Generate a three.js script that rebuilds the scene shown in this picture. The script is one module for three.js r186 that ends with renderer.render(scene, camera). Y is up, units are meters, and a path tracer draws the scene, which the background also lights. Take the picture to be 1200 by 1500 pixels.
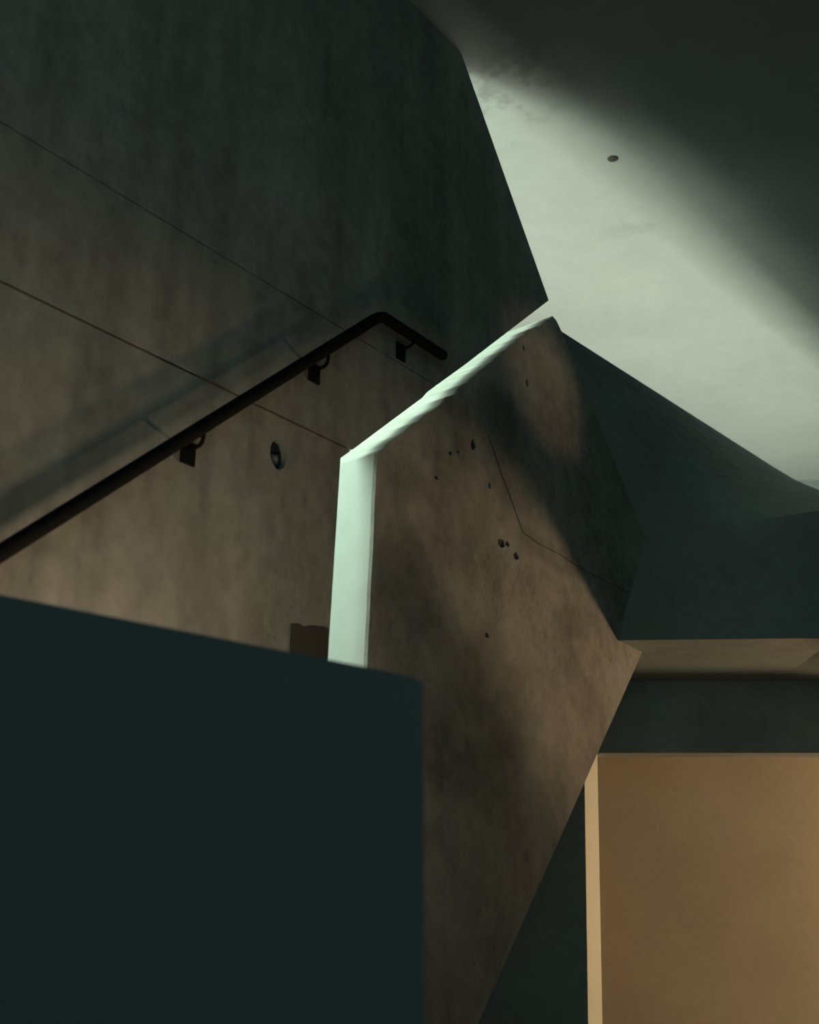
import * as THREE from 'three';
import { RectAreaLightUniformsLib } from 'three/addons/lights/RectAreaLightUniformsLib.js';
import { RoundedBoxGeometry } from 'three/addons/geometries/RoundedBoxGeometry.js';
import { mergeGeometries } from 'three/addons/utils/BufferGeometryUtils.js';

// ---------------------------------------------------------------- camera, lights, exposure
const scene = new THREE.Scene();
const F = 1588, PITCH = THREE.MathUtils.degToRad(20), EYE = new THREE.Vector3(0, 1.6, 0);
const camera = new THREE.PerspectiveCamera(2 * THREE.MathUtils.radToDeg(Math.atan(750 / F)), 1200 / 1500, 0.05, 60);
camera.position.copy(EYE);
camera.rotation.x = PITCH;
camera.focus = 5.2;
camera.userData.fStop = 1.8;
scene.add(camera);

const renderer = new THREE.WebGLRenderer({ antialias: true });
renderer.toneMapping = THREE.LinearToneMapping;
renderer.toneMappingExposure = 1.0;
renderer.shadowMap.enabled = true;
RectAreaLightUniformsLib.init();
scene.background = new THREE.Color(0.02, 0.03, 0.03);

const UNSEEN_TROUGH = { color: [1.0, 1.02, 0.84], level: 14.3 };        // unseen trough lights behind the balustrade, placed to light the ceiling
const UNSEEN_SLOT_WINDOW = { color: [0.76, 1.06, 0.86], level: 10.5 };       // unseen window behind the slotted wall, placed to light the slot
const REAR_FILL = { color: [0.46, 1.0, 0.98], level: 0.4 };    // window added behind the camera, teal fill for the dark surfaces
const UNSEEN_LAMP = { color: [1.0, 0.7, 0.4], power: 34 };        // unseen lamp in the room beyond, placed to light the brown walls
const UNSEEN_SPOT = { color: [1.0, 0.7, 0.42], power: 8 };         // unseen lamp, placed to light the upper middle wall
const UNSEEN_STRIP = { color: [1.0, 0.74, 0.46], level: 23 };         // unseen strip behind the parapet, placed to light the left wall

function area(name, { color, level }, w, h, pos, target, parent = scene) {
  const l = new THREE.RectAreaLight(new THREE.Color(...color), level, w, h);
  l.name = name;
  l.position.set(...pos);
  parent.add(l);
  parent.updateWorldMatrix(true, false);
  l.lookAt(parent.localToWorld(new THREE.Vector3(...target)));
  return l;
}

// ---------------------------------------------------------------- the slotted wall's plane
// The long concrete wall runs away to the right; everything on it is given in metres along it (s) and up (y).
const TH = THREE.MathUtils.degToRad(52.4);                  // turn of the wall about y
const D = new THREE.Vector3(Math.cos(TH), 0, -Math.sin(TH)); // along the wall
const N = new THREE.Vector3(Math.sin(TH), 0, Math.cos(TH));  // out of the wall
const OFF = -2.69;
function ray(x, y) {
  const a = (x - 600) / F, b = (750 - y) / F, c = Math.cos(PITCH), s = Math.sin(PITCH);
  return new THREE.Vector3(a, b * c + s, -(c - b * s));
}
const onWall = (x, y, out = 0) => {                         // -> [s, y]
  const r = ray(x, y), t = (OFF + out) / r.dot(N);
  const p = r.multiplyScalar(t).add(EYE);
  return [p.dot(D), p.y];
};
const wallPoint = (x, y) => { const [s, h] = onWall(x, y); return new THREE.Vector3().copy(D).multiplyScalar(s).addScaledVector(N, OFF).setY(h); };
const onZ = (x, y, z) => { const r = ray(x, y); return r.multiplyScalar(z / r.z).add(EYE); };
const CEIL = 6.05;

// ---------------------------------------------------------------- noise and materials
function rng(seed) { return () => { seed |= 0; seed = seed + 0x6D2B79F5 | 0; let t = Math.imul(seed ^ seed >>> 15, 1 | seed); t = t + Math.imul(t ^ t >>> 7, 61 | t) ^ t; return ((t ^ t >>> 14) >>> 0) / 4294967296; }; }
function lattice(seed) { const r = rng(seed), a = new Float32Array(65536); for (let i = 0; i < 65536; i++) a[i] = r(); return a; }
const LAT = [lattice(1), lattice(2), lattice(3)];
function vnoise(x, y, k = 0) {
  const L = LAT[k], xi = Math.floor(x), yi = Math.floor(y), fx = x - xi, fy = y - yi;
  const u = fx * fx * (3 - 2 * fx), v = fy * fy * (3 - 2 * fy);
  const g = (i, j) => L[((j & 255) << 8) | (i & 255)];
  return (g(xi, yi) * (1 - u) + g(xi + 1, yi) * u) * (1 - v) + (g(xi, yi + 1) * (1 - u) + g(xi + 1, yi + 1) * u) * v;
}
function fbm(x, y, o, k = 0) { let a = 0, w = 0.5, t = 0; for (let i = 0; i < o; i++) { a += w * vnoise(x, y, k); t += w; w *= 0.55; x = x * 2.03 + 17.1; y = y * 2.03 + 5.3; } return a / t; }
const sstep = (a, b, x) => { const t = Math.min(1, Math.max(0, (x - a) / (b - a))); return t * t * (3 - 2 * t); };

// colour and relief of bare concrete over span x span metres; fn(x, y) -> [tone, relief]
function concreteMaps(n, span, tint, fn) {
  const c = new Uint8Array(n * n * 4), b = new Uint8Array(n * n * 4);
  const enc = v => Math.round(255 * Math.pow(Math.min(1, Math.max(0, v)), 1 / 2.2));
  for (let j = 0; j < n; j++) for (let i = 0; i < n; i++) {
    const [t, h] = fn(i / n * span, j / n * span), o = (j * n + i) * 4;
    c[o] = enc(t * tint[0]); c[o + 1] = enc(t * tint[1]); c[o + 2] = enc(t * tint[2]); c[o + 3] = 255;
    b[o] = b[o + 1] = b[o + 2] = Math.round(255 * Math.min(1, Math.max(0, h))); b[o + 3] = 255;
  }
  const tex = (d, srgb) => { const t = new THREE.DataTexture(d, n, n); t.wrapS = t.wrapT = THREE.RepeatWrapping; t.magFilter = THREE.LinearFilter; t.minFilter = THREE.LinearMipmapLinearFilter; t.generateMipmaps = true; if (srgb) t.colorSpace = THREE.SRGBColorSpace; t.needsUpdate = true; return t; };
  return [tex(c, true), tex(b, false)];
}
function concreteMaterial(n, span, tint, fn, bump = 0.004, rough = 0.88) {
  const [m, b] = concreteMaps(n, span, tint, fn);
  return new THREE.MeshStandardMaterial({ map: m, bumpMap: b, bumpScale: bump, roughness: rough });
}
const SPAN = 8;                                             // wall maps cover s = -1 .. 7, y = 0 .. 8
const pores = (x, y) => sstep(0.62, 0.74, fbm(x * 55, y * 40, 2, 1)) * sstep(0.5, 0.75, vnoise(x * 2.1, y * 2.3, 2));
// pale board-cast concrete with vertical runs
const wallConcrete = concreteMaterial(2048, SPAN, [0.325, 0.325, 0.305], (x, y) => {
  const streak = fbm(x * 9, y * 0.9, 4, 0), mott = fbm(x * 2.2, y * 1.8, 5, 1), fine = fbm(x * 24, y * 17, 3, 2);
  const p = pores(x, y);
  return [(0.16 + 0.62 * streak + 0.55 * mott + 0.44 * fine) * (1 - 0.14 * p), 0.4 + 0.3 * mott + 0.25 * fine - 0.25 * p];
});
// dark patches coloured into the middle piece, each [x, y, half width, half height, strength] in photograph pixels on the wall
const darkPatches = [
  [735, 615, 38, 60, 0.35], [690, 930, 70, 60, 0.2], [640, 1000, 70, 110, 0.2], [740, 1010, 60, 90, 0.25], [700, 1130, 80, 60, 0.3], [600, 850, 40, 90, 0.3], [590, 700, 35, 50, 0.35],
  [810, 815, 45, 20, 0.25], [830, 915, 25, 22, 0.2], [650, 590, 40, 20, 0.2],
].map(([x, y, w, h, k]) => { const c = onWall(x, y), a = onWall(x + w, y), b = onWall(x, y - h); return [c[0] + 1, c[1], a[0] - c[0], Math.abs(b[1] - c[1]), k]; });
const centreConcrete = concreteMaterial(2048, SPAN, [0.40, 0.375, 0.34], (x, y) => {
  const streak = fbm(x * 7, y * 1.3, 4, 2), mott = fbm(x * 2.6, y * 2.2, 6, 0), fine = fbm(x * 20, y * 16, 3, 1);
  let t = 0.02 + 0.36 * streak + 1.0 * mott + 0.42 * fine;
  for (const [cx, cy, w, h, k] of darkPatches) {
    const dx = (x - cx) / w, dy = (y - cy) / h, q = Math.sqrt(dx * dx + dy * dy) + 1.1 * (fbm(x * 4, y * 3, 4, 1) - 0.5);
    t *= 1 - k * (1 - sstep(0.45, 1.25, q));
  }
  const p = pores(x + 3, y);
  return [t * (1 - 0.16 * p), 0.4 + 0.4 * mott + 0.25 * fine - 0.25 * p];
});
const plainConcrete = concreteMaterial(1024, 4, [0.29, 0.34, 0.335], (x, y) => {
  const e = (f) => { const a = sstep(3.4, 4, x), b = sstep(3.4, 4, y); return (f(x, y) * (1 - a) + f(x - 4, y) * a) * (1 - b) + (f(x, y - 4) * (1 - a) + f(x - 4, y - 4) * a) * b; };
  const m = e((p, q) => fbm(p * 1.6 + 30, q * 1.6 + 30, 5, 2)), fine = e((p, q) => fbm(p * 22 + 90, q * 22 + 90, 3, 1));
  return [0.55 + 0.5 * m + 0.25 * fine, 0.4 + 0.3 * m + 0.3 * fine];
});
const soffitAt = (x, y) => { const r = ray(x, y); return r.multiplyScalar((CEIL - EYE.y) / r.y).add(EYE); };
const soiled = [[742, 128, 0.36, 0.32], [722, 200, 0.16, 0.2], [930, 330, 0.2, 0.12]].map(([x, y, r, k]) => { const p = soffitAt(x, y); return [((p.x % 8) + 8) % 8, ((p.z % 8) + 8) % 8, r, k]; });
const ceilingConcrete = concreteMaterial(1024, 8, [0.38, 0.405, 0.385], (x, y) => {
  let soil = 1;
  for (const [cx, cy, r, k] of soiled) { const q = Math.hypot(x - cx, y - cy) / r; if (q < 1.4) soil *= 1 - k * (1 - sstep(0.3, 1.4, q)) * sstep(0.4, 0.68, fbm(x * 9, y * 9, 4, 1)); }
  const m = fbm(x * 1.1 + 40, y * 1.1, 5, 0), fine = fbm(x * 14, y * 14, 3, 2);
  return [(0.82 + 0.2 * m + 0.1 * fine) * soil, 0.4 + 0.3 * m + 0.3 * fine];
}, 0.002);
const litRevealConcrete = concreteMaterial(512, 4, [0.66, 0.66, 0.62], (x, y) => { const m = fbm(x * 1.7 + 50, y * 1.7 + 20, 5, 2), f = fbm(x * 26, y * 26, 2, 0); return [0.8 + 0.2 * m + 0.08 * f, 0.4 + 0.4 * f]; }, 0.002);  // slot reveals coloured paler than the wall face, to read as lit
const warmPlaster = concreteMaterial(512, 4, [0.57, 0.475, 0.36], (x, y) => {
  const m = fbm(x * 1.5 + 10, y * 1.5 + 70, 5, 1), f = fbm(x * 30, y * 30, 2, 2);
  return [0.75 + 0.35 * m + 0.1 * f, 0.5 + 0.3 * f];
}, 0.002);
const darkFloor = new THREE.MeshStandardMaterial({ color: new THREE.Color(0.06, 0.06, 0.058), roughness: 0.85 });
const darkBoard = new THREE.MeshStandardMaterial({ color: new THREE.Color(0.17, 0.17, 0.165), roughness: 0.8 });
const darkSteel = new THREE.MeshPhysicalMaterial({ specularIntensity: 0.25, color: new THREE.Color(0.008, 0.009, 0.009), roughness: 0.9 });
const palePaint = new THREE.MeshStandardMaterial({ color: new THREE.Color(0.82, 0.78, 0.62), roughness: 0.6 });
const darkMarks = new THREE.MeshStandardMaterial({ color: new THREE.Color(0.06, 0.056, 0.05), roughness: 0.95 });  // mortar patch, ceiling knot, and recess floors darkened in place of shade
const frameMetal = new THREE.MeshStandardMaterial({ color: new THREE.Color(0.12, 0.13, 0.13), roughness: 0.5, metalness: 0.5 });
const brass = new THREE.MeshStandardMaterial({ color: new THREE.Color(0.1, 0.09, 0.07), roughness: 0.45, metalness: 0.7 });
const glow = (c, k) => new THREE.MeshStandardMaterial({ color: 0x111111, emissive: new THREE.Color(...c), emissiveIntensity: k, roughness: 0.5 });

// ---------------------------------------------------------------- builders
const used = {};
const numbered = n => { used[n] = (used[n] || 0) + 1; return used[n] > 1 ? `${n}_${String(used[n] - 1).padStart(3, '0')}` : n; };
function mesh(name, geometry, material, parent) {
  const m = new THREE.Mesh(geometry, material);
  m.name = numbered(name); m.castShadow = m.receiveShadow = true;
  parent.add(m);
  return m;
}
function structure(name, geometry, material) { const m = mesh(name, geometry, material, scene); m.userData.kind = 'structure'; return m; }
function structureGroup(name) { const g = new THREE.Group(); g.name = numbered(name); g.userData.kind = 'structure'; scene.add(g); return g; }
function thing(name, label, category, pos = [0, 0, 0]) { const g = new THREE.Group(); g.name = numbered(name); g.position.set(...pos); g.userData = { label, category }; scene.add(g); return g; }
function onWallGroup(g) { g.position.copy(N).multiplyScalar(OFF); g.rotation.y = TH; g.updateWorldMatrix(true, true); return g; }
function worldUV(g, k = 4) {                                 // box-projected uv in metres
  g = g.index ? g.toNonIndexed() : g; g.computeVertexNormals();
  const p = g.attributes.position, nn = g.attributes.normal, uv = new Float32Array(p.count * 2);
  for (let i = 0; i < p.count; i++) {
    const ax = Math.abs(nn.getX(i)), ay = Math.abs(nn.getY(i)), az = Math.abs(nn.getZ(i));
    const x = p.getX(i), y = p.getY(i), z = p.getZ(i);
    const [u, v] = ay > ax && ay > az ? [x, z] : ax > az ? [z, y] : [x, y];
    uv[2 * i] = u / k; uv[2 * i + 1] = v / k;
  }
  g.setAttribute('uv', new THREE.BufferAttribute(uv, 2));
  return g;
}
const box = (x0, x1, y0, y1, z0, z1) => worldUV(new THREE.BoxGeometry(x1 - x0, y1 - y0, z1 - z0).translate((x0 + x1) / 2, (y0 + y1) / 2, (z0 + z1) / 2));
// a slab cut to an outline [[s, y] ...], its face at z = front, with holes
function slab(outline, front, depth, holes = [], uvSpan = SPAN) {
  const sh = new THREE.Shape(outline.map(([x, y]) => new THREE.Vector2(x, y)));
  for (const h of holes) sh.holes.push(new THREE.Path(h.map(([x, y]) => new THREE.Vector2(x, y))));
  const g = new THREE.ExtrudeGeometry(sh, { depth, bevelEnabled: false }).translate(0, 0, front - depth);
  const p = g.attributes.position, uv = g.attributes.uv;
  for (let i = 0; i < p.count; i++) uv.setXY(i, (p.getX(i) + p.getZ(i) + 1) / uvSpan, p.getY(i) / uvSpan);
  return g;
}
function clip(poly, a, b, c) {                               // keep a*x + b*y <= c
  const out = [];
  for (let i = 0; i < poly.length; i++) {
    const p = poly[i], q = poly[(i + 1) % poly.length], dp = a * p[0] + b * p[1] - c, dq = a * q[0] + b * q[1] - c;
    if (dp <= 0) out.push(p);
    if (dp * dq < 0) { const t = dp / (dp - dq); out.push([p[0] + t * (q[0] - p[0]), p[1] + t * (q[1] - p[1])]); }
  }
  return out;
}
// a pit in the face: irregular outline round a photograph point
function pit(x, y, w, h, seed) {
  const r = rng(seed), c = onWall(x, y), sx = Math.abs(onWall(x + w, y)[0] - c[0]), sy = Math.abs(onWall(x, y - h)[1] - c[1]), out = [];
  for (let k = 0; k < 9; k++) { const a = -k / 9 * Math.PI * 2, q = 0.75 + 0.5 * r(); out.push([c[0] + Math.cos(a) * sx * q, c[1] + Math.sin(a) * sy * q]); }
  return out;
}
function subdivide(pts, step, amp, seed) {                   // a broken arris along a polyline
  const r = rng(seed), out = [];
  for (let i = 0; i + 1 < pts.length; i++) {
    const [a, b] = [pts[i], pts[i + 1]], n = Math.max(1, Math.round(Math.hypot(b[0] - a[0], b[1] - a[1]) / step));
    for (let k = 0; k < n; k++) out.push([a[0] + (b[0] - a[0]) * k / n + (k ? (r() - 0.5) * amp : 0), a[1] + (b[1] - a[1]) * k / n + (k ? (r() - 0.5) * amp : 0)]);
  }
  out.push(pts[pts.length - 1]);
  return out;
}
const W = pts => pts.map(([x, y]) => onWall(x, y));

// ---------------------------------------------------------------- shell of the hall
structure('floor', box(-8, 8, -0.3, 0, -12, 4.3), darkFloor);
structure('ceiling', worldUV(new THREE.BoxGeometry(16, 0.3, 16.3).translate(0, CEIL + 0.15, -3.85), 8), ceilingConcrete);
structure('wall_right', box(7.5, 7.8, 0, CEIL, -12, 4), plainConcrete);
structure('wall_far', box(-8, 7.5, 0, CEIL, -12, -11.2), plainConcrete);
{
  const back = new THREE.Shape([[-8, 0], [7.8, 0], [7.8, CEIL], [-8, CEIL]].map(p => new THREE.Vector2(...p)));
  back.holes.push(new THREE.Path([[-2.5, 0.9], [-2.5, 4.4], [3.5, 4.4], [3.5, 0.9]].map(p => new THREE.Vector2(...p))));
  structure('wall_back', worldUV(new THREE.ExtrudeGeometry(back, { depth: 0.3, bevelEnabled: false }).translate(0, 0, 4)), plainConcrete);
  const w = structureGroup('added_window_1');  // added window, fills the dark surfaces with cool light
  mesh('pane', new THREE.BoxGeometry(6, 3.5, 0.03).translate(0.5, 2.65, 4.2), glow(REAR_FILL.color, 0.12), w);
  const bars = [];
  for (const x of [-2.46, -0.5, 1.5, 3.46]) bars.push(new RoundedBoxGeometry(0.08, 3.5, 0.1, 2, 0.01).translate(x, 2.65, 4.17));
  for (const y of [0.94, 4.36]) bars.push(new RoundedBoxGeometry(6, 0.08, 0.1, 2, 0.01).translate(0.5, y, 4.17));
  mesh('window_frame', mergeGeometries(bars), frameMetal, w);
  area('added_rear_window_fill', REAR_FILL, 6, 3.5, [0.5, 2.65, 4.08], [0.5, 2.65, 0]);
}

// ---------------------------------------------------------------- left piece of the slotted wall
const EDGE_TOP = (() => { const a = onWall(805, 440), b = onWall(681, 92), t = (CEIL - a[1]) / (b[1] - a[1]); return [a[0] + (b[0] - a[0]) * t, CEIL]; })();
const slotLow = onWall(480, 972), slotBend = onWall(499, 671);
const slotFoot = [slotLow[0] - (slotBend[0] - slotLow[0]) * 0.9, 0];
const leftOutline = [[-8.5, 0], slotFoot, slotLow, slotBend, ...W([[520, 656], [560, 626], [618, 583], [626, 574], [680, 535], [740, 489]]), onWall(804, 440), EDGE_TOP, [-8.5, CEIL]];
{
  const g = onWallGroup(structureGroup('wall_left'));
  const y1 = onWall(340, 575)[1], y2 = onWall(400, 420)[1], j = 0.006;
  const hole = (() => { const c = onWall(408, 666), w = 0.045, h = 0.062, o = []; for (let k = 0; k < 20; k++) { const a = -k / 20 * Math.PI * 2; o.push([c[0] + w * Math.cos(a) * (Math.sin(a) < 0 ? 0.8 + 0.2 * Math.cos(a) ** 2 : 1), c[1] + h * Math.sin(a)]); } return o; })();
  mesh('wall_core', slab(leftOutline.map(([x, y]) => [x, y]), -0.03, 0.1), wallConcrete, g);
  mesh('concrete_panel', slab(clip(leftOutline, 0, 1, y1 - j), 0, 0.029, [hole]), wallConcrete, g);
  mesh('concrete_panel', slab(clip(clip(leftOutline, 0, 1, y2 - j / 2), 0, -1, -(y1 + j)), 0.001, 0.029), wallConcrete, g);
  mesh('concrete_panel', slab(clip(leftOutline, 0, -1, -(y2 + j / 2)), 0, 0.029), wallConcrete, g);
  // form-tie hole: a recessed oval, floor coloured dark as shade, with a broken plug
  const c = onWall(408, 666);
  mesh('tie_hole', new THREE.SphereGeometry(1, 20, 8).scale(0.05, 0.066, 0.003).translate(c[0], c[1], -0.029), darkMarks, g).userData.label = 'dark recessed oval of a form-tie hole';
  mesh('tie_plug', new THREE.SphereGeometry(1, 14, 8).scale(0.02, 0.026, 0.012).translate(c[0] + 0.004, c[1] - 0.01, -0.026), wallConcrete, g).userData.label = 'mortar plug in the form-tie hole';
  mesh('tie_rod_stub', new THREE.CylinderGeometry(0.006, 0.006, 0.03, 10).rotateX(Math.PI / 2).translate(c[0] - 0.004, c[1] + 0.006, -0.012), darkSteel, g);
  mesh('tie_plug', new THREE.SphereGeometry(1, 10, 6).scale(0.007, 0.008, 0.008).translate(c[0] + 0.002, c[1] - 0.044, -0.026), wallConcrete, g);
  // dark mortar patch low beside the slot, with a ragged top
  const top = subdivide(W([[480, 921], [426, 914]]), 0.03, 0.02, 5);
  mesh('mortar_patch', slab([...W([[424, 965], [479, 978]]), ...top], 0.004, 0.004), darkMarks, g).userData.label = 'dark mortar patch at the foot of the slot';
}

// ---------------------------------------------------------------- middle piece, right of the slot
const e0 = wallPoint(822, 485), e1 = wallPoint(945, 787), e2 = wallPoint(905, 938);
const knee = (() => { const a = onWall(938, 962), b = onWall(835, 1195), t = (a[1] - 0.9) / (a[1] - b[1]); return [a[0] + (b[0] - a[0]) * t, 0.9]; })();
const foot = [knee[0] - 0.03, 0];
{
  const g = onWallGroup(structureGroup('wall_middle'));
  const lo = onWall(538, 979), hi = onWall(553, 663);
  const topEdge = subdivide(W([[553, 663], [556, 662], [567, 655], [569, 650], [600, 627], [640, 598], [655, 581], [668, 577], [673, 567], [697, 549], [722, 529], [724, 525], [760, 496], [809, 463]]), 0.05, 0.02, 11);
  const leftEdge = subdivide([lo, hi], 0.12, 0.006, 12);
  const outline = [[lo[0] - (hi[0] - lo[0]) * 0.9, 0], ...leftEdge.slice(0, -1), ...topEdge, onWall(815, 470), onWall(822, 485), onWall(890, 640), onWall(960, 790), onWall(938, 962), knee, foot].reverse();
  mesh('wall_core', slab(outline, -0.018, 0.3), litRevealConcrete, g);
  // the face is two castings, parted along a broken joint
  const joint = W([[691, 553.5], [696, 574], [705, 600], [712, 626], [722, 655], [735, 695], [748, 730], [766, 780], [790, 797], [820, 812], [850, 832], [905, 860], [965, 892]]);
  const wid = [3, 3, 3.5, 3, 3.5, 3, 2.5, 2, 3.2, 3, 2, 1, 1].map(v => v * 0.0016);
  const right = joint.map(([x, y], i) => [x + wid[i], y + wid[i] * 0.6]), left = joint.map(([x, y], i) => [x - wid[i], y - wid[i] * 0.6]);
  const upper = [...right, onWall(960, 800), onWall(890, 640), onWall(822, 485), onWall(815, 470), ...topEdge.filter(p => p[0] > joint[0][0] + 0.012).reverse()];
  const lower = [...topEdge.filter(p => p[0] < joint[0][0] - 0.008), ...left, onWall(938, 962), knee, foot, [lo[0] - (hi[0] - lo[0]) * 0.9, 0], ...leftEdge.slice(0, -1)];
  const area2 = q => q.reduce((t, p, i) => { const n = q[(i + 1) % q.length]; return t + p[0] * n[1] - n[0] * p[1]; }, 0);
  const ccw = q => area2(q) < 0 ? q.slice().reverse() : q;
  const pitsLow = [[694, 651, 4, 8, 1], [735, 796, 5, 7, 2], [744, 797, 3, 5, 3], [756, 815, 4, 6, 4], [660, 664, 3, 4, 6], [672, 662, 2, 3, 7], [718, 712, 2, 5, 8], [640, 700, 3, 3, 9], [714, 930, 3, 4, 10]].map(a => pit(...a));
  const pitsUp = [[767, 510, 2, 4, 21], [772, 562, 2, 6, 22]].map(a => pit(...a));
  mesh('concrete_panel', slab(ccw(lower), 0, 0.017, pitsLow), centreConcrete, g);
  mesh('air_pits', mergeGeometries([...pitsLow, ...pitsUp].map(q => slab(ccw(q.map(p => p)), -0.009, 0.008))), darkMarks, g);  // dark backing coloured in for the shade inside the pits
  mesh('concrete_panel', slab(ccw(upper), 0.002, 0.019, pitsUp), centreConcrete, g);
}

// ---------------------------------------------------------------- folded balustrade of the upper level, right
{
  const SHADE_DROP = 0.75;  // extra beam depth out of view, shades the left wall
  const along = new THREE.Vector3(0.674, 0, -0.739);
  const V = (x, y, z) => new THREE.Vector3(x, y, z);
  const br = onZ(1141, 933, e2.z + 0.04), cr = onZ(1141, 757, e1.z + 0.1);
  const ext = (a, b, x) => a.clone().lerp(b, (x - a.x) / (b.x - a.x));
  const inn = v => v.clone().addScaledVector(D, -0.06).addScaledVector(N, -0.06);
  const M = 32;
  const crease = u => { const x = u < 0.75 ? e1.x + 2.6 * u / 0.75 : e1.x + 2.6 + (7.5 - e1.x - 2.6) * (u - 0.75) / 0.25; const p = ext(e1, cr, Math.min(x, 3)); return V(x, p.y, p.z); };
  const bottom = u => { const x = e2.x + (7.5 - e2.x) * u, p = ext(e2, br, Math.min(x, 3)); return V(x, e2.y - SHADE_DROP * sstep(2.3, 3.5, x) - 0.4 * sstep(3.9, 5.2, x), p.z); };   // beam deepens out of view, shaped to shade the upper left wall
  const t1 = e0.clone().addScaledVector(along, 6.6), t2 = V(7.5, e0.y, t1.z - 0.2);
  const top = u => u < 0.75 ? e0.clone().lerp(t1, u / 0.75) : t1.clone().lerp(t2, (u - 0.75) / 0.25);
  const backs = u => { const x = e2.x + (7.5 - e2.x) * u; return V(x, onWall(938, 962)[1] + 0.0, -6.87); };
  const offs = [V(-0.09, 0, -0.08), V(-0.05, 0.02, -0.09), V(-0.02, 0.12, -0.12), V(0, 0.12, 0)];
  const fns = [top, crease, bottom, backs];
  const P = [], quad = (a, b, c, d) => { for (const v of [a, b, c, a, c, d]) P.push(v.x, v.y, v.z); };
  const K = 8, grid = (f, g, flip) => { for (let i = 0; i < M; i++) for (let k = 0; k < K; k++) { const q = (u, t) => f(u).lerp(g(u), t); const a = q(i / M, k / K), b = q(i / M, (k + 1) / K), c = q((i + 1) / M, (k + 1) / K), d = q((i + 1) / M, k / K); flip ? quad(a, d, c, b) : quad(a, b, c, d); } };
  for (let r = 0; r < 3; r++) {
    grid(fns[r], fns[r + 1], false);
    grid(u => fns[r](u).add(offs[r]), u => fns[r + 1](u).add(offs[r + 1]), true);
  }
  grid(top, u => top(u).add(offs[0]), true);
  const g = new THREE.BufferGeometry(); g.setAttribute('position', new THREE.Float32BufferAttribute(P, 3));
  structure('wall_balustrade', worldUV(g), plainConcrete);
}

// ---------------------------------------------------------------- lintel wall and the lit room beyond
const ZD = -6.85, ZROOM = -8.15, HEAD = onZ(1000, 1103, ZD).y, JAMB = onZ(856, 1103, ZD).x, JAMB_FOOT = JAMB - 0.1;
{
  const s = new THREE.Shape([[-3, 0], [JAMB_FOOT, 0], [JAMB, HEAD], [5.6, HEAD], [5.6, 0], [7.5, 0], [7.5, 3.1], [0.3, 3.1], [0.3, 2.6], [-3, 2.6]].map(p => new THREE.Vector2(...p)));
  structure('wall_lintel', worldUV(new THREE.ExtrudeGeometry(s, { depth: 0.2, bevelEnabled: false }).translate(0, 0, ZD - 0.2)), plainConcrete);
  const d = structureGroup('door_1');
  const jx = onZ(875, 1103, ZD - 0.1).x;
  const sh = new THREE.Shape([[JAMB, 0.0], [jx, 0.1], [jx, 0.2], [JAMB, 0.2]].map(p => new THREE.Vector2(...p)));
  mesh('door_jamb', new THREE.ExtrudeGeometry(sh, { depth: HEAD, bevelEnabled: false }).rotateX(-Math.PI / 2).translate(0, 0, ZD).applyMatrix4(new THREE.Matrix4().makeShear(0, 0, (JAMB - JAMB_FOOT) / HEAD, 0, 0, 0)).translate(JAMB_FOOT - JAMB, 0, 0), palePaint, d).userData.label = 'pale painted splayed jamb';
  structure('wall_room', box(0.6, 7.5, 0, 2.66, -8.3, ZROOM), warmPlaster);
  structure('wall_room_side', box(0.5, 0.7, 0, 2.66, ZROOM, ZD - 0.2), warmPlaster);
  structure('floor_upper', box(-4.2, 7.5, 2.66, 2.76, -11.2, ZD - 0.2), plainConcrete);
}
function unseenRoomLamp(label, x, z, h, r, power) {
  const t = thing('unseen_room_lamp', label, 'lamp', [x, 0, z]);
  mesh('base', new THREE.LatheGeometry([[0, 0], [0.16, 0], [0.16, 0.015], [0.03, 0.035], [0, 0.035]].map(p => new THREE.Vector2(...p)), 32), brass, t);
  mesh('pole', new THREE.CylinderGeometry(0.012, 0.012, h - r, 12).translate(0, (h - r) / 2 + 0.02, 0), brass, t);
  mesh('lamp_shade', new THREE.SphereGeometry(r, 32, 20).translate(0, h, 0), glow(UNSEEN_LAMP.color, 1.5), t);
  const l = new THREE.PointLight(new THREE.Color(...UNSEEN_LAMP.color), power, 0, 2);
  l.name = 'unseen_room_lamp_light'; l.position.set(0, h, 0); l.castShadow = true; l.shadow.radius = r * 50; t.add(l);
}
unseenRoomLamp('unseen warm globe lamp in the room beyond, placed to light the concrete walls', 6, -7.5, 1.47, 0.24, UNSEEN_LAMP.power);  // out of view, placed to light the middle wall and soffit

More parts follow.
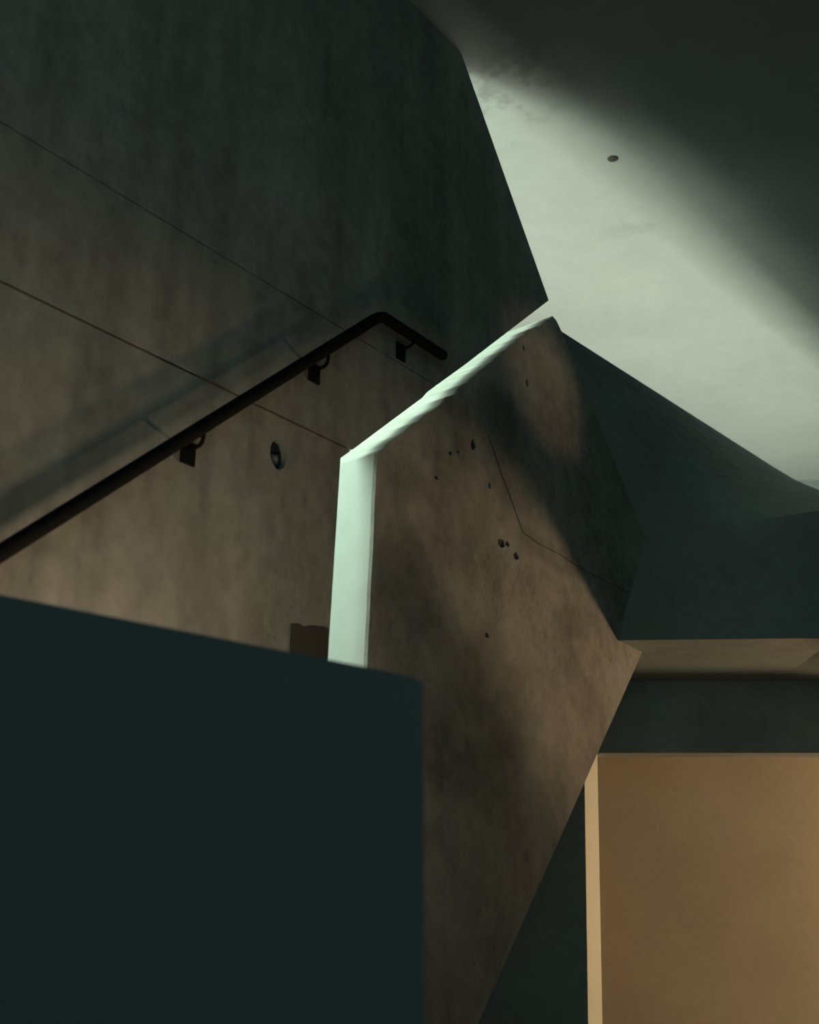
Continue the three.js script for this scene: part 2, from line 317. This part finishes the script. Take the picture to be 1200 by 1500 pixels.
{
  const at = new THREE.Vector3(5.2, 2.5, -4.6), aim = wallPoint(800, 566), dir = aim.clone().sub(at).normalize();  // out of view, placed to brighten the upper wall patch
  const t = thing('unseen_spotlight', 'unseen lamp on a stand, placed to light the top of the slotted wall', 'unseen_spotlight', at.toArray());
  const q = new THREE.Quaternion().setFromUnitVectors(new THREE.Vector3(0, 0, 1), dir);
  mesh('housing', new THREE.CylinderGeometry(0.05, 0.04, 0.16, 20, 1, true).rotateX(Math.PI / 2).translate(0, 0, -0.02).applyQuaternion(q), frameMetal, t);
  mesh('lens', new THREE.CylinderGeometry(0.035, 0.035, 0.01, 20).rotateX(Math.PI / 2).translate(0, 0, -0.06).applyQuaternion(q), glow(UNSEEN_LAMP.color, 1), t);
  mesh('stand', mergeGeometries([new THREE.CylinderGeometry(0.012, 0.012, 2.42, 10).translate(0, -1.27, 0), new THREE.CylinderGeometry(0.16, 0.18, 0.03, 24).translate(0, -2.485, 0)]), frameMetal, t);
  const l = new THREE.SpotLight(new THREE.Color(...UNSEEN_SPOT.color), UNSEEN_SPOT.power, 0, THREE.MathUtils.degToRad(5.4), 1, 2);
  l.name = 'unseen_spotlight_beam'; l.castShadow = true; l.position.copy(dir).multiplyScalar(-0.03); l.target.position.copy(dir).multiplyScalar(4); t.add(l, l.target);
}

// ---------------------------------------------------------------- unseen lights behind the wall and the balustrade
{
  const g = onWallGroup(structureGroup('unseen_window_2'));         // unseen window behind the wall, placed to light the slot reveals
  mesh('pane', new THREE.BoxGeometry(0.03, 2.6, 2.2).translate(1.1, 4.6, -1.5), glow(UNSEEN_SLOT_WINDOW.color, 0.55), g);
  const bars = [];
  for (const z of [-0.36, -1.5, -2.64]) bars.push(new RoundedBoxGeometry(0.1, 2.7, 0.08, 2, 0.01).translate(1.1, 4.6, z));
  for (const y of [3.28, 5.92]) bars.push(new RoundedBoxGeometry(0.1, 0.08, 2.2, 2, 0.01).translate(1.1, y, -1.5));
  mesh('window_frame', mergeGeometries(bars), frameMetal, g);
  area('unseen_slot_window_light', UNSEEN_SLOT_WINDOW, 2.2, 2.6, [1.2, 4.6, -1.5], [3, 4.4, -1.4], g);
  const w = onWallGroup(structureGroup('wall_window'));
  const wg = [new THREE.BoxGeometry(0.25, 3.3, 3).translate(1.0, 1.65, -1.75), new THREE.BoxGeometry(0.25, CEIL, 4).translate(1.0, CEIL / 2, -4.7)];
  mesh('wall_pier', worldUV(mergeGeometries(wg)), plainConcrete, w);
}
{
  // two unseen trough runs lighting the ceiling: one along its top edge, one turned back behind the slotted wall
  const a = new THREE.Vector3(0.674, 0, -0.739), nr = new THREE.Vector3(0.739, 0, 0.674), w = 0.46;
  const spot = (t, o) => e0.clone().addScaledVector(a, t).addScaledVector(nr, -o).setY(3.2);
  for (const [label, p, q] of [['short unseen luminous trough behind the slotted concrete wall, placed to light the ceiling', spot(-2.3, 1.12), spot(1.05, 0.74)], ['long unseen luminous trough behind the folded concrete balustrade, placed to light the ceiling', spot(1.3, 0.45), spot(6.0, 0.45)]]) {
    const t = thing('unseen_trough_light', label, 'light', p.clone().lerp(q, 0.5).toArray()), L = p.distanceTo(q);
    t.rotation.y = Math.atan2(-(q.z - p.z), q.x - p.x); t.updateWorldMatrix(true, true);
    mesh('housing', mergeGeometries([new THREE.BoxGeometry(L, 0.04, w + 0.1), new THREE.BoxGeometry(L, 0.1, 0.03).translate(0, 0.05, w / 2 + 0.03), new THREE.BoxGeometry(L, 0.1, 0.03).translate(0, 0.05, -w / 2 - 0.03)]), frameMetal, t);
    mesh('diffuser', new THREE.BoxGeometry(L, 0.02, w).translate(0, 0.04, 0), glow(UNSEEN_TROUGH.color, 0.9), t);
    area('unseen_trough_glow', UNSEEN_TROUGH, L, w, [0, 0.07, 0], [0, 3, 0.0001], t);
  }
}
{
  const g = onWallGroup(structureGroup('unseen_landing_slab'));     // unseen slab behind the slotted wall, keeps slot light off the lintel wall
  const parts = [[0.9, 4.1, 2.25, 2.35], [4.05, 4.15, 2.25, 2.94], [4.1, 6.05, 2.84, 2.94]].map(([a, b, c, d]) => new THREE.BoxGeometry(b - a, d - c, 4).translate((a + b) / 2, (c + d) / 2, -2.33));
  mesh('slab', worldUV(mergeGeometries(parts)), plainConcrete, g);
  // unseen raked stub wall, placed to shade the lower middle wall
  const a = new THREE.Vector3(2.64, 2.36, -5.72), b = new THREE.Vector3(3.36, 1.45, -6.66), len = Math.hypot(b.x - a.x, b.z - a.z);
  const s = new THREE.Shape([[0, 0], [len, 0], [len, b.y], [0, a.y]].map(p => new THREE.Vector2(...p)));
  const k = structure('unseen_stub_wall', worldUV(new THREE.ExtrudeGeometry(s, { depth: 0.12, bevelEnabled: false }).translate(0, 0, -0.06)), plainConcrete);
  k.position.set(a.x, 0, a.z); k.rotation.y = Math.atan2(-(b.z - a.z), b.x - a.x);
}

// ---------------------------------------------------------------- parapet in front
{
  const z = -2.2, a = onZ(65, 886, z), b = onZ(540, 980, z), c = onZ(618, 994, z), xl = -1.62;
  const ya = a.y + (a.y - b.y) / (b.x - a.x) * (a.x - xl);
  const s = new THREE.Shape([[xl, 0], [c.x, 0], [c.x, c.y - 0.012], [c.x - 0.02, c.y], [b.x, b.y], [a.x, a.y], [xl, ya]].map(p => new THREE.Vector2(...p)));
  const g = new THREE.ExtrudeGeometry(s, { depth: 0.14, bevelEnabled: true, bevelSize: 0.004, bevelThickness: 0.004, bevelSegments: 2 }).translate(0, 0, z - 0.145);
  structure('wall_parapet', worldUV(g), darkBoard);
  const t = thing('unseen_strip_light', 'unseen warm strip light behind the dark parapet, placed to light the left wall', 'light', [-0.52, 1.72, z - 0.42]);  // out of view, placed to brighten the wall above the parapet
  mesh('housing', new RoundedBoxGeometry(0.94, 0.08, 0.08, 2, 0.01), frameMetal, t);
  for (const x of [-0.2, 0.2]) mesh('bracket', new RoundedBoxGeometry(0.03, 0.03, 0.25, 2, 0.005).translate(x, -0.03, 0.13), frameMetal, t);
  mesh('diffuser', new THREE.BoxGeometry(0.9, 0.02, 0.06).translate(0, 0.04, -0.01), glow(UNSEEN_STRIP.color, 0.8), t);
  area('unseen_strip_glow', UNSEEN_STRIP, 0.9, 0.08, [0, 0.06, -0.02], [-0.25, 0.5, -0.36], t);
}

// ---------------------------------------------------------------- handrail on the left wall
{
  const out = 0.078, t = thing('handrail', 'dark steel handrail climbing the left concrete wall on angled brackets', 'handrail');
  onWallGroup(t);
  const R = (x, y) => { const [s, h] = onWall(x, y, out); return new THREE.Vector3(s, h, out); };
  const a0 = R(68, 768), a1 = R(558, 462), a2 = R(648, 512);
  const start = a0.clone().lerp(a1, -0.9);
  const level = a2.clone(); level.y = a1.y;
  const path = new THREE.CurvePath();
  const p1 = a1.clone().lerp(start, 0.02), p2 = a1.clone().lerp(level, 0.07);
  path.add(new THREE.LineCurve3(start, p1)); path.add(new THREE.QuadraticBezierCurve3(p1, a1, p2)); path.add(new THREE.LineCurve3(p2, level));
  const rail = new THREE.TubeGeometry(path, 120, 0.025, 14, false);
  const cap = v => new THREE.SphereGeometry(0.025, 14, 8).translate(v.x, v.y, v.z);
  mesh('rail', mergeGeometries([rail, cap(start), cap(level)]), darkSteel, t);
  const onRail = s => { const k = (s - start.x) / (a1.x - start.x); return k < 1 ? start.y + (a1.y - start.y) * k : a1.y; };
  for (const [x, y] of [[274, 664], [459, 547], [586, 516]]) {
    const [s, h] = onWall(x, y), b = new THREE.Group(); b.name = numbered('bracket'); b.position.set(s, h, 0); t.add(b);
    mesh('plate', new RoundedBoxGeometry(0.064, 0.085, 0.01, 2, 0.003).translate(0, 0, 0.005), darkSteel, b);
    const top = onRail(s) - h, bend = Math.min(0.03, top * 0.5);
    const arm = new THREE.CurvePath();
    const q = (yy, zz) => new THREE.Vector3(0, yy, zz);
    arm.add(new THREE.LineCurve3(q(0.012, 0.008), q(0.012, out - bend)));
    arm.add(new THREE.QuadraticBezierCurve3(q(0.012, out - bend), q(0.012, out), q(0.012 + bend, out)));
    arm.add(new THREE.LineCurve3(q(0.012 + bend, out), q(Math.max(top - 0.01, 0.02 + bend), out)));
    mesh('arm', new THREE.TubeGeometry(arm, 30, 0.0075, 10, false), darkSteel, b);
  }
}

// ---------------------------------------------------------------- small dark knot on the ceiling
{
  const r = ray(898, 232), p = r.multiplyScalar((CEIL - EYE.y) / r.y).add(EYE);
  const o = mesh('ceiling_knot', new THREE.SphereGeometry(1, 18, 10).scale(0.035, 0.012, 0.03).translate(p.x, CEIL - 0.002, p.z), darkMarks, scene);
  o.userData = { label: 'small dark knot on the bright concrete soffit where it falls into shadow', category: 'ceiling mark' };
}

renderer.render(scene, camera);
